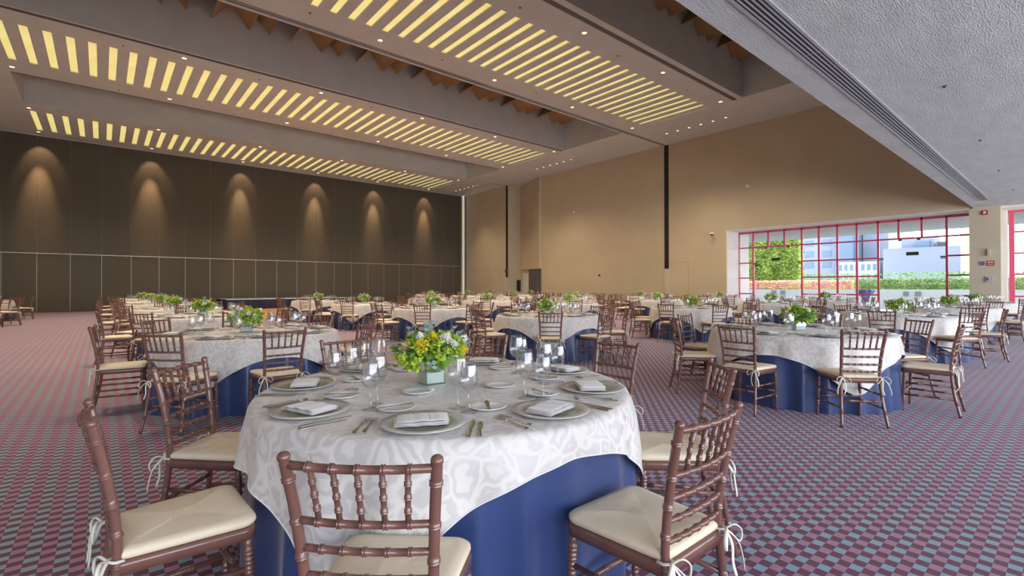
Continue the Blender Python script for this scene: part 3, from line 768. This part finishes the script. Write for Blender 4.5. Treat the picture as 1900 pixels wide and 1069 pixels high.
# tableware (local frame of a setting: +y towards the table centre)
def wine(h, rb, seg):
    return MB().lathe([(.001, .004), (.034, .002), (.036, .0), (.034, .004), (.012, .008), (.0045, .02), (.0038, h*.38), (.010, h*.415), (rb*.62, h*.47), (rb*.93, h*.56), (rb, h*.65),
                       (rb*.95, h*.8), (rb*.82, h*.93), (rb*.76, h), (rb*.74, h), (rb*.80, h*.93), (rb*.93, h*.8), (rb*.97, h*.65), (rb*.9, h*.56), (rb*.58, h*.475), (.001, h*.44)], seg)
WG_b, WG_s = wine(.235, .044, 28).mesh('wine_glass', m_glass), wine(.215, .039, 28).mesh('wine_glass', m_glass)
def wine_lo(h, rb): return MB().lathe([(.034, .002), (.005, .01), (.004, h*.4), (rb*.7, h*.47), (rb, h*.62), (rb*.9, h*.86), (rb*.78, h)], 10)
WL_b, WL_s = wine_lo(.235, .044).mesh('wine_glass', m_glass), wine_lo(.215, .039).mesh('wine_glass', m_glass)
CHG = MB().lathe([(.001, .006), (.115, .006), (.125, .009), (.163, .014), (.165, .016), (.163, .018), (.125, .013), (.112, .0095), (.001, .0095)], 48).mesh('charger_plate', m_charger)
BRD = MB().lathe([(.04, 0), (.055, .001), (.084, .013), (.085, .015), (.083, .016), (.058, .006), (.05, .0045), (.001, .0045)], 36).mesh('bread_plate', m_china)
def napkin():
    mb = MB(); nx, ny = 14, 8
    for lay in range(3):
        w_, h_ = .102-.002*lay, .064-.001*lay; z0 = .002+lay*.0065; vs_ = []; fs = []
        for sgn in (0, 1):
            for i in range(nx+1):
                for j in range(ny+1):
                    u, v = i/nx*2-1, j/ny*2-1
                    e = min(1-abs(u), 1-abs(v)); th = .0058*min(1, (e*5)**.5) if e > 0 else 0
                    bump = .0012*math.sin(u*9+lay)+.003*(1-u*u)*(lay == 2)
                    z = z0+.0029+(th*.5 if sgn else -th*.5)+(bump if sgn else 0)
                    vs_.append((u*w_+.004*lay, v*h_+.006*u*lay*.3, z))
        q = (nx+1)*(ny+1)
        for s_ in (0, 1):
            for i in range(nx):
                for j in range(ny):
                    a = s_*q+i*(ny+1)+j; f_ = (a, a+ny+1, a+ny+2, a+1); fs.append(f_ if s_ else f_[::-1])
        mb.add(vs_, fs, True)
    for x in (-.045, -.005, .035): mb.box(x, x+.012, -.05, .05, .0232, .0238)
    return mb
NAP = napkin().mesh('napkin', m_napkin)
def knife(L_=.215):
    mb = MB(); vs_ = []; fs = []
    prof = [(-.5, .006), (-.45, .009), (-.2, .0075), (-.05, .006), (-.02, .008), (.02, .0095), (.25, .011), (.4, .0095), (.47, .006), (.5, .001)]
    for t_, w_ in prof:
        y = t_*L_; x0_ = -w_ if t_ < 0 else -w_*.8
        th = .0028 if t_ < -.03 else .0008
        vs_ += [(x0_, y, .002), (w_, y, .002), (w_*.8, y, .002+th), (x0_*.8, y, .002+th)]
    for i in range(len(prof)-1):
        for k in range(4): fs.append((4*i+k, 4*i+(k+1) % 4, 4*i+4+(k+1) % 4, 4*i+4+k))
    fs += [(0, 1, 2, 3), tuple(4*(len(prof)-1)+k for k in (3, 2, 1, 0))]
    return mb.add(vs_, fs, True)
def fork(L_=.195):
    mb = MB(); path = [(-.5, .008, .002), (-.42, .0085, .002), (-.2, .004, .003), (.1, .0032, .008), (.2, .005, .006), (.25, .011, .004), (.29, .0125, .004)]
    vs_ = []; fs = []
    for t_, w_, z in path: vs_ += [(-w_, t_*L_, z), (w_, t_*L_, z), (w_, t_*L_, z+.002), (-w_, t_*L_, z+.002)]
    for i in range(len(path)-1):
        for k in range(4): fs.append((4*i+k, 4*i+(k+1) % 4, 4*i+4+(k+1) % 4, 4*i+4+k))
    fs += [(0, 1, 2, 3), tuple(4*(len(path)-1)+k for k in (3, 2, 1, 0))]
    mb.add(vs_, fs, True)
    for x in (-.0108, -.0036, .0036, .0108): mb.tube([(x, .285*L_, .005), (x, .4*L_, .004), (x*.9, .5*L_, .007)], [.0019, .0016, .0008], 5)
    return mb
KNF, KNS, FRK, FRS, BKN = knife(.225).mesh('dinner_knife', m_silver), knife(.20).mesh('dinner_knife', m_silver), fork(.2).mesh('dinner_fork', m_silver), fork(.185).mesh('dinner_fork', m_silver), knife(.17).mesh('butter_knife', m_silver)

# flower centrepiece
def centrepiece(seed, dense, white=False):
    r = random.Random(seed)
    root = empty('flower_centrepiece', (0, 0, 0), category='flower arrangement', label='f', group='flower centrepieces')
    v = MB(); s = .058
    for a, b, c_, d_ in ((-s, s, -s, -s+.005), (-s, s, s-.005, s), (-s, -s+.005, -s, s), (s-.005, s, -s, s)): v.box(a, b, c_, d_, .0, .105)
    v.box(-s, s, -s, s, 0, .008); v.build('vase', m_vase, root, label='square clear glass vase')
    MB().box(-s+.007, s-.007, -s+.007, s-.007, .009, .066).build('water', m_water, root, label='milky water in the vase')
    g = MB()
    for k in range(14):
        a = 2*PI*k/14; g.tube([(.03*math.cos(a), .03*math.sin(a), .05), (.045*math.cos(a+1), .045*math.sin(a+1), .15)], .003, 5)
    g.build('stems', m_leafd, root)
    def ell(rmin=.6, rmax=1.0, zc=.18, rx=.19, rz=.1):
        a = r.uniform(0, 2*PI); ph = math.asin(r.uniform(-.75, 1)); k = r.uniform(rmin, rmax)
        n = Vector((math.cos(a)*math.cos(ph), math.sin(a)*math.cos(ph), math.sin(ph)))
        return Vector((n.x*rx*k, n.y*rx*k, zc+n.z*rz*k)), n
    def leaf(mb, p, d_, ln, wd, curl=.3):
        d_ = d_.normalized(); sd_ = d_.cross(Vector((r.uniform(-1, 1), r.uniform(-1, 1), 1))).normalized(); n = sd_.cross(d_)
        c_ = [p, p+d_*ln*.35+sd_*wd*.5+n*ln*curl*.1, p+d_*ln*.75+sd_*wd*.4-n*ln*curl*.1, p+d_*ln-n*ln*curl*.4, p+d_*ln*.75-sd_*wd*.4-n*ln*curl*.1, p+d_*ln*.35-sd_*wd*.5+n*ln*curl*.1, p+d_*ln*.5+n*ln*.1*curl]
        mb.add(c_, [(0, 1, 6), (1, 2, 6), (2, 3, 6), (3, 4, 6), (4, 5, 6), (5, 0, 6)], True)
    g = MB()
    for k in range(int(330*dense)):
        p, n = ell(.25, .95); leaf(g, p, n+Vector((r.uniform(-.8, .8), r.uniform(-.8, .8), r.uniform(-.6, .6))), r.uniform(.035, .07), r.uniform(.02, .035))
    g.build('foliage', m_leafd, root, label='dark green leaves')
    g = MB()
    for k in range(int(75*dense)):                     # ruffled lime heads
        p, n = ell(.7, 1.02)
        for q in range(16):
            leaf(g, p+Vector((r.gauss(0, .010), r.gauss(0, .010), r.gauss(0, .008))), n+Vector((r.uniform(-1.1, 1.1), r.uniform(-1.1, 1.1), r.uniform(-.9, .9))), r.uniform(.015, .03), r.uniform(.014, .024), .8)
    g.build('lime_blooms', m_leaf, root, label='lime green ruffled blooms')
    g = MB()
    for k in range(int(11*dense)+2):                     # eucalyptus sprigs
        p, n = ell(.55, .7); d_ = (n+Vector((0, 0, .7))).normalized(); q_ = [p+d_*t_*.13+Vector((0, 0, -.03*t_*t_)) for t_ in (0, .25, .5, .75, 1)]
        g.tube(q_, .0015, 4)
        for i in range(1, 5):
            for s_ in (-1, 1):
                sd_ = d_.cross(Vector((0, 0, 1))).normalized()*s_; leaf(g, q_[i], sd_+Vector((0, 0, r.uniform(-.2, .8))), .03, .028, .2)
    g.build('eucalyptus', m_euc, root, label='grey-green eucalyptus sprigs')
    def rose(c_, n, rad, m, lab):
        mb = MB(); z_ = n.normalized(); x_ = z_.cross(Vector((.3, .5, .8))).normalized(); y_ = z_.cross(x_)
        for ly in range(5):
            npet = 5+ly; rr = rad*(.2+.2*ly); 
            for k in range(npet):
                a0 = 2*PI*(k+.4*ly)/npet; wd = 2*PI/npet*.72; vs_ = []
                for i in range(4):
                    t_ = i/3; ro = rr*(.45+.6*math.sin(t_*1.9)); zz = rad*(-.55+1.25*t_*(1-.10*ly)-.12*ly*t_*t_)
                    for j in range(5):
                        a = a0+wd*(j/4-.5)*(.6+.5*t_); vs_.append(c_+x_*ro*math.cos(a)+y_*ro*math.sin(a)+z_*(zz+.04*rad*math.sin(j*3)))
                mb.add(vs_, [(i*5+j, i*5+j+1, i*5+j+6, i*5+j+5) for i in range(3) for j in range(4)], True)
        mb.build('flower_head', m, root, label=lab)
    spots = [(-135, 26, .040), (-112, 58, .034), (-78, 48, .038), (-72, 24, .026), (-168, 24, .026), (-150, 58, .03), (-52, 5, .032), (20, 45, .034), (80, 30, .034), (130, 50, .03)]
    cols = [m_yel, m_yel, m_wht, m_wht, m_bud, m_wht, m_yel, m_yel, m_wht, m_yel] if not white else [m_wht, m_wht, m_yel, m_wht, m_wht, m_wht, m_wht, m_wht, m_yel, m_wht]
    for (a, e_, rad), m in zip(spots, cols):
        a, e_ = R_(a), R_(e_); n = Vector((math.cos(a)*math.cos(e_), math.sin(a)*math.cos(e_), math.sin(e_)))
        rose(Vector((n.x*.197, n.y*.197, .187+n.z*.105)), n, rad, m, {m_yel.name: 'yellow bloom', m_wht.name: 'cream white rose', m_bud.name: 'peach bud'}[m.name])
    return root

# ------------------------------------------------------------------ placing
tables = []
for i in range(-1, 5):
    for j in range(0, 7):
        if i == -1 and j not in (5, 6): continue
        if i == 1 and j > 4: continue
        if i == 2 and j > 4: continue
        x, y = 1.45+5*i, 2.25+4.25*j
        if i == -1: x = -3.65
        if (i, j) == (0, 1): x, y = 1.36, 6.43
        if (i, j) == (1, 1): x, y = 6.48, 6.62
        tables.append((i, j, x, y))
colname = {-1: 'left edge', 0: 'left row', 1: 'second row', 2: 'middle row', 3: 'fourth row', 4: 'rightmost row'}
ordn = ['first', 'second', 'third', 'fourth', 'fifth', 'sixth', 'seventh']
def tname(i, j):
    if (i, j) == (0, 0): return 'the front table'
    if (i, j) == (-1, 5): return 'the nearer left-edge table'
    if (i, j) == (-1, 6): return 'the farther left-edge table'
    return '%s table of the %s' % (ordn[j], colname[i])
rnd = random.Random(21)
# chair angle round the table, distance of the seat, twist
CH = {(0, 0): [(229.6, 1.233, -3.5), (272.4, 1.216, -2.6), (315.4, 1.19, -2.2), (359.0, 1.19, -.6), (47.7, 1.223, -15.6), (89.4, 1.218, 2.8), (143.1, 1.17, -4.9), (185.6, 1.23, -3.8)],
      (1, 0): [(219.7, 1.205, 3.0), (277.9, 1.2, -5.4), (320.8, 1.246, .8), (5, 1.24, 3), (47, 1.23, -4), (89.3, 1.244, 2.6), (133.9, 1.216, -1.3), (177.5, 1.216, -1.4)],
      (0, 1): [(231.7, 1.245, -8.4), (268.7, 1.236, 3.3), (309.2, 1.232, .8), (359.3, 1.223, .5), (39.9, 1.232, .5), (80, 1.24, 5), (124, 1.23, 2), (167.4, 1.21, 6.4)],
      (1, 1): [(227.7, 1.237, .1), (267.3, 1.234, 1.8), (312, 1.24, 3), (0, 1.23, -2), (40, 1.25, 2), (84, 1.22, 0), (128, 1.24, 3), (171.4, 1.226, -1.5)],
      (2, 0): [(182.1, 1.228, -.7), (228, 1.23, 2), (293.2, 1.216, -12.6), (323.1, 1.237, 7.3), (8, 1.24, 0), (52, 1.22, 3), (96, 1.25, 0), (139, 1.23, -3)],
      (3, 0): [(207.6, 1.233, 5.7), (253, 1.24, 0), (288, 1.23, 4), (329.9, 1.236, 1), (16.3, 1.233, 1.8), (64, 1.23, 0), (110, 1.25, 0), (155, 1.23, 2)]}
hiC, loC = chair(True), chair(False)
tb = table_thing()
t_hi, t_lo, t_tb = tree_of(hiC), tree_of(loC), tree_of(tb)
sk = [skirt_mesh(0.0), skirt_mesh(2.1), skirt_mesh(0.0, .027)]; ov = [overlay_mesh(.0), overlay_mesh(2.1), overlay_mesh(.0, 1.14, -.05, .06, .030)]
cps = [centrepiece(3, 1.0), centrepiece(8, .8, True)]
t_cp = [tree_of(c_) for c_ in cps]
used = {}
def place(proto, tree, loc, rz, label, group):
    """first call moves the thing itself, later calls copy it"""
    if proto.name not in used:
        used[proto.name] = 1; proto.location = loc; proto.rotation_euler = (0, 0, rz); proto['label'] = label; proto['group'] = group; return proto
    return dup(proto, loc, rz, label, group, tree)
def inst(name, me, loc, rz, label, cat, group):
    o = bpy.data.objects.new(name, me); o.location = loc; o.rotation_euler = (0, 0, rz); col.objects.link(o)
    o['label'] = label; o['category'] = cat; o['group'] = group; return o
seatw = ['nearest', 'near right', 'right', 'far right', 'farthest', 'far left', 'left', 'near left']
glasses_far = []
TOP = TZ+.0085
tables.sort(key=lambda t_: t_[2]**2+t_[3]**2)
nglass = 0
for idx, (i, j, x, y) in enumerate(tables):
    D = math.hypot(x, y); T = tname(i, j); main = (i, j) == (0, 0)
    hi = D < 14.5
    off = R_(rnd.uniform(-3, 3)) if not main else 0
    rz = R_(2)+off
    place(tb, t_tb, (x, y, 0), rz, 'round table hidden under cloths, %s' % T, 'round banquet tables')
    v_ = idx % 2 if not main else 0
    inst('tablecloth', sk[2] if main else sk[v_], (x, y, 0), rz, 'floor-length navy blue satin cloth on %s' % T, 'tablecloth', 'navy blue floor-length tablecloths')
    oq = ov[2] if main else ov[v_]
    oo = inst('table_overlay', oq[0], (x, y, 0), rz-(R_(5) if main else 0), 'ivory damask square overlay on %s' % T, 'tablecloth', 'ivory damask overlays')
    if hi:
        o = bpy.data.objects.new('hem', oq[1]); o.parent = oo; col.objects.link(o)
    tau = math.degrees(math.atan2(-y, -x))
    if main: angs = [-130, -90, -51, -7, 44, 92, 150, 190]; pl = [-130, -89, -50, -9, 38, 101, 143, 188]
    else:
        b0 = -132+rnd.uniform(-4, 4); angs = [b0+45*k+rnd.uniform(-3, 3) for k in range(8)]; pl = [b0+45*k+rnd.uniform(-1.5, 1.5) for k in range(8)]
    fit_ = CH.get((i, j))
    if fit_: angs = [f_[0] for f_ in fit_]
    if fit_ and not main: pl = angs[:]
    order = sorted(range(8), key=lambda k: (angs[k]-tau) % 360)
    best = min(range(8), key=lambda q: min((angs[order[q]]-tau) % 360, 360-(angs[order[q]]-tau) % 360))
    for q in range(8):
        k = order[(best+q) % 8]; W_ = seatw[q]
        a = R_(angs[k]); rr = 1.245+(rnd.uniform(-.005, .05) if not main else 0)
        if main: rr = {-90: 1.22, 150: 1.17}.get(angs[k], 1.23)
        if fit_: rr = fit_[k][1]
        cx, cy = x+rr*math.cos(a), y+rr*math.sin(a)
        frz = a+PI/2+R_(rnd.uniform(-5, 5) if not main else {44: 6, 92: -14, -7: 8, -51: 3, 190: 3, 150: -7}.get(angs[k], 0))
        if fit_: frz = a+PI/2+R_(fit_[k][2])
        if (i, j) != (-1, 5) and (i, j) != (-1, 6) or math.cos(a) > -.3:
            place(hiC if hi else loC, t_hi if hi else t_lo, (cx, cy, 0), frz, 'brown chair, cream cushion, %s seat at %s' % (W_, T), 'brown banquet chairs with cream cushions')
        if i == -1 and math.cos(a) < -.3: continue
        # the setting in front of it
        b = R_(pl[k]); px, py = x+.775*math.cos(b), y+.775*math.sin(b)
        fy = Vector((-math.cos(b), -math.sin(b))); fx = Vector((fy.y, -fy.x)); rs = math.atan2(fy.y, fy.x)-PI/2
        def at(u, v): return (px+fx.x*u+fy.x*v, py+fx.y*u+fy.y*v)
        lab = '%s setting, %s' % (W_, T)
        j1, j2 = rnd.uniform(-.012, .012), rnd.uniform(-.012, .012)
        inst('charger_plate', CHG, (px, py, TOP), rs, 'grey glass charger plate, %s' % lab, 'plate', 'grey glass charger plates')
        nj = rnd.uniform(-.5, .5) if not main else {-130: .12, -90: .55, -51: .1, -7: .2, 190: -.7, 150: .3}.get(angs[k], .2)
        inst('napkin', NAP, (px+j1, py+j2, TOP+.0105), rs+nj, 'folded white napkin, %s' % lab, 'napkin', 'folded white napkins')
        if D < 22:
            bx, by = at(-.155+j1, .235+j2)
            inst('bread_plate', BRD, (bx, by, TOP), rs, 'white bread plate, %s' % lab, 'plate', 'small white bread plates')
        if D < 11.5:
            o = inst('butter_knife', BKN, (bx, by, TOP+.0135), rs-R_(48+rnd.uniform(-15, 15)), 'butter knife on bread plate, %s' % lab, 'knife', 'butter knives')
            for u, v, me, nm, ct, ln in ((-.205, .0, FRS, 'dinner_fork', 'fork', 'inner fork'), (-.24, -.008, FRK, 'dinner_fork', 'fork', 'outer fork'), (.19, -.035, KNF, 'dinner_knife', 'knife', 'inner knife'), (.222, -.045, KNS, 'dinner_knife', 'knife', 'outer knife')):
                qx, qy = at(u+rnd.uniform(-.004, .004), v+rnd.uniform(-.01, .01))
                inst(nm, me, (qx, qy, TOP), rs+R_(rnd.uniform(-4, 4)), 'steel %s, %s' % (ln, lab), ct, 'steel %ss' % ct)
        for (u, v, mh, ml, ln) in ((.10+j2, .27+j1, WG_b, WL_b, 'taller'), (.155+j2, .20+j1, WG_s, WL_s, 'shorter')):
            gx, gy = at(u, v)
            if nglass < 300:
                inst('wine_glass', mh if hi else ml, (gx, gy, TOP), 0, '%s wine glass, %s' % (ln, lab), 'wine glass', 'clear wine glasses'); nglass += 1
            else: glasses_far.append((gx, gy, ml))
    # centrepiece
    fxo, fyo = (-.05, .10) if main else (rnd.uniform(-.04, .04), rnd.uniform(-.04, .04))
    vi = 0 if main else (idx % 2 if (i, j) != (1, 0) else 1)
    place(cps[vi], t_cp[vi], (x+fxo, y+fyo, TOP), R_(-4) if main else rnd.uniform(0, 6.28), 'flowers in glass vase on %s' % T, 'flower centrepieces')
mb = MB()
for gx, gy, me in glasses_far:
    pr = [(.034, .002), (.005, .01), (.004, .095), (.03, .11), (.044, .146), (.04, .2), (.034, .235)]
    mb.lathe(pr, 8, (gx, gy, TOP))
mb.build('distant_wine_glasses', m_glass, label='clear wine glasses crowding the most distant tables', category='wine glasses', kind='stuff')
# two serving saucers in the middle of the front table
for (x, y), lab in (((1.22, 2.18), 'white saucer left of the flower vase on the front table'), ((1.63, 2.03), 'white saucer right of the flower vase on the front table')):
    inst('saucer', BRD, (x, y, TOP), 0, lab, 'plate', 'saucers beside the vase')
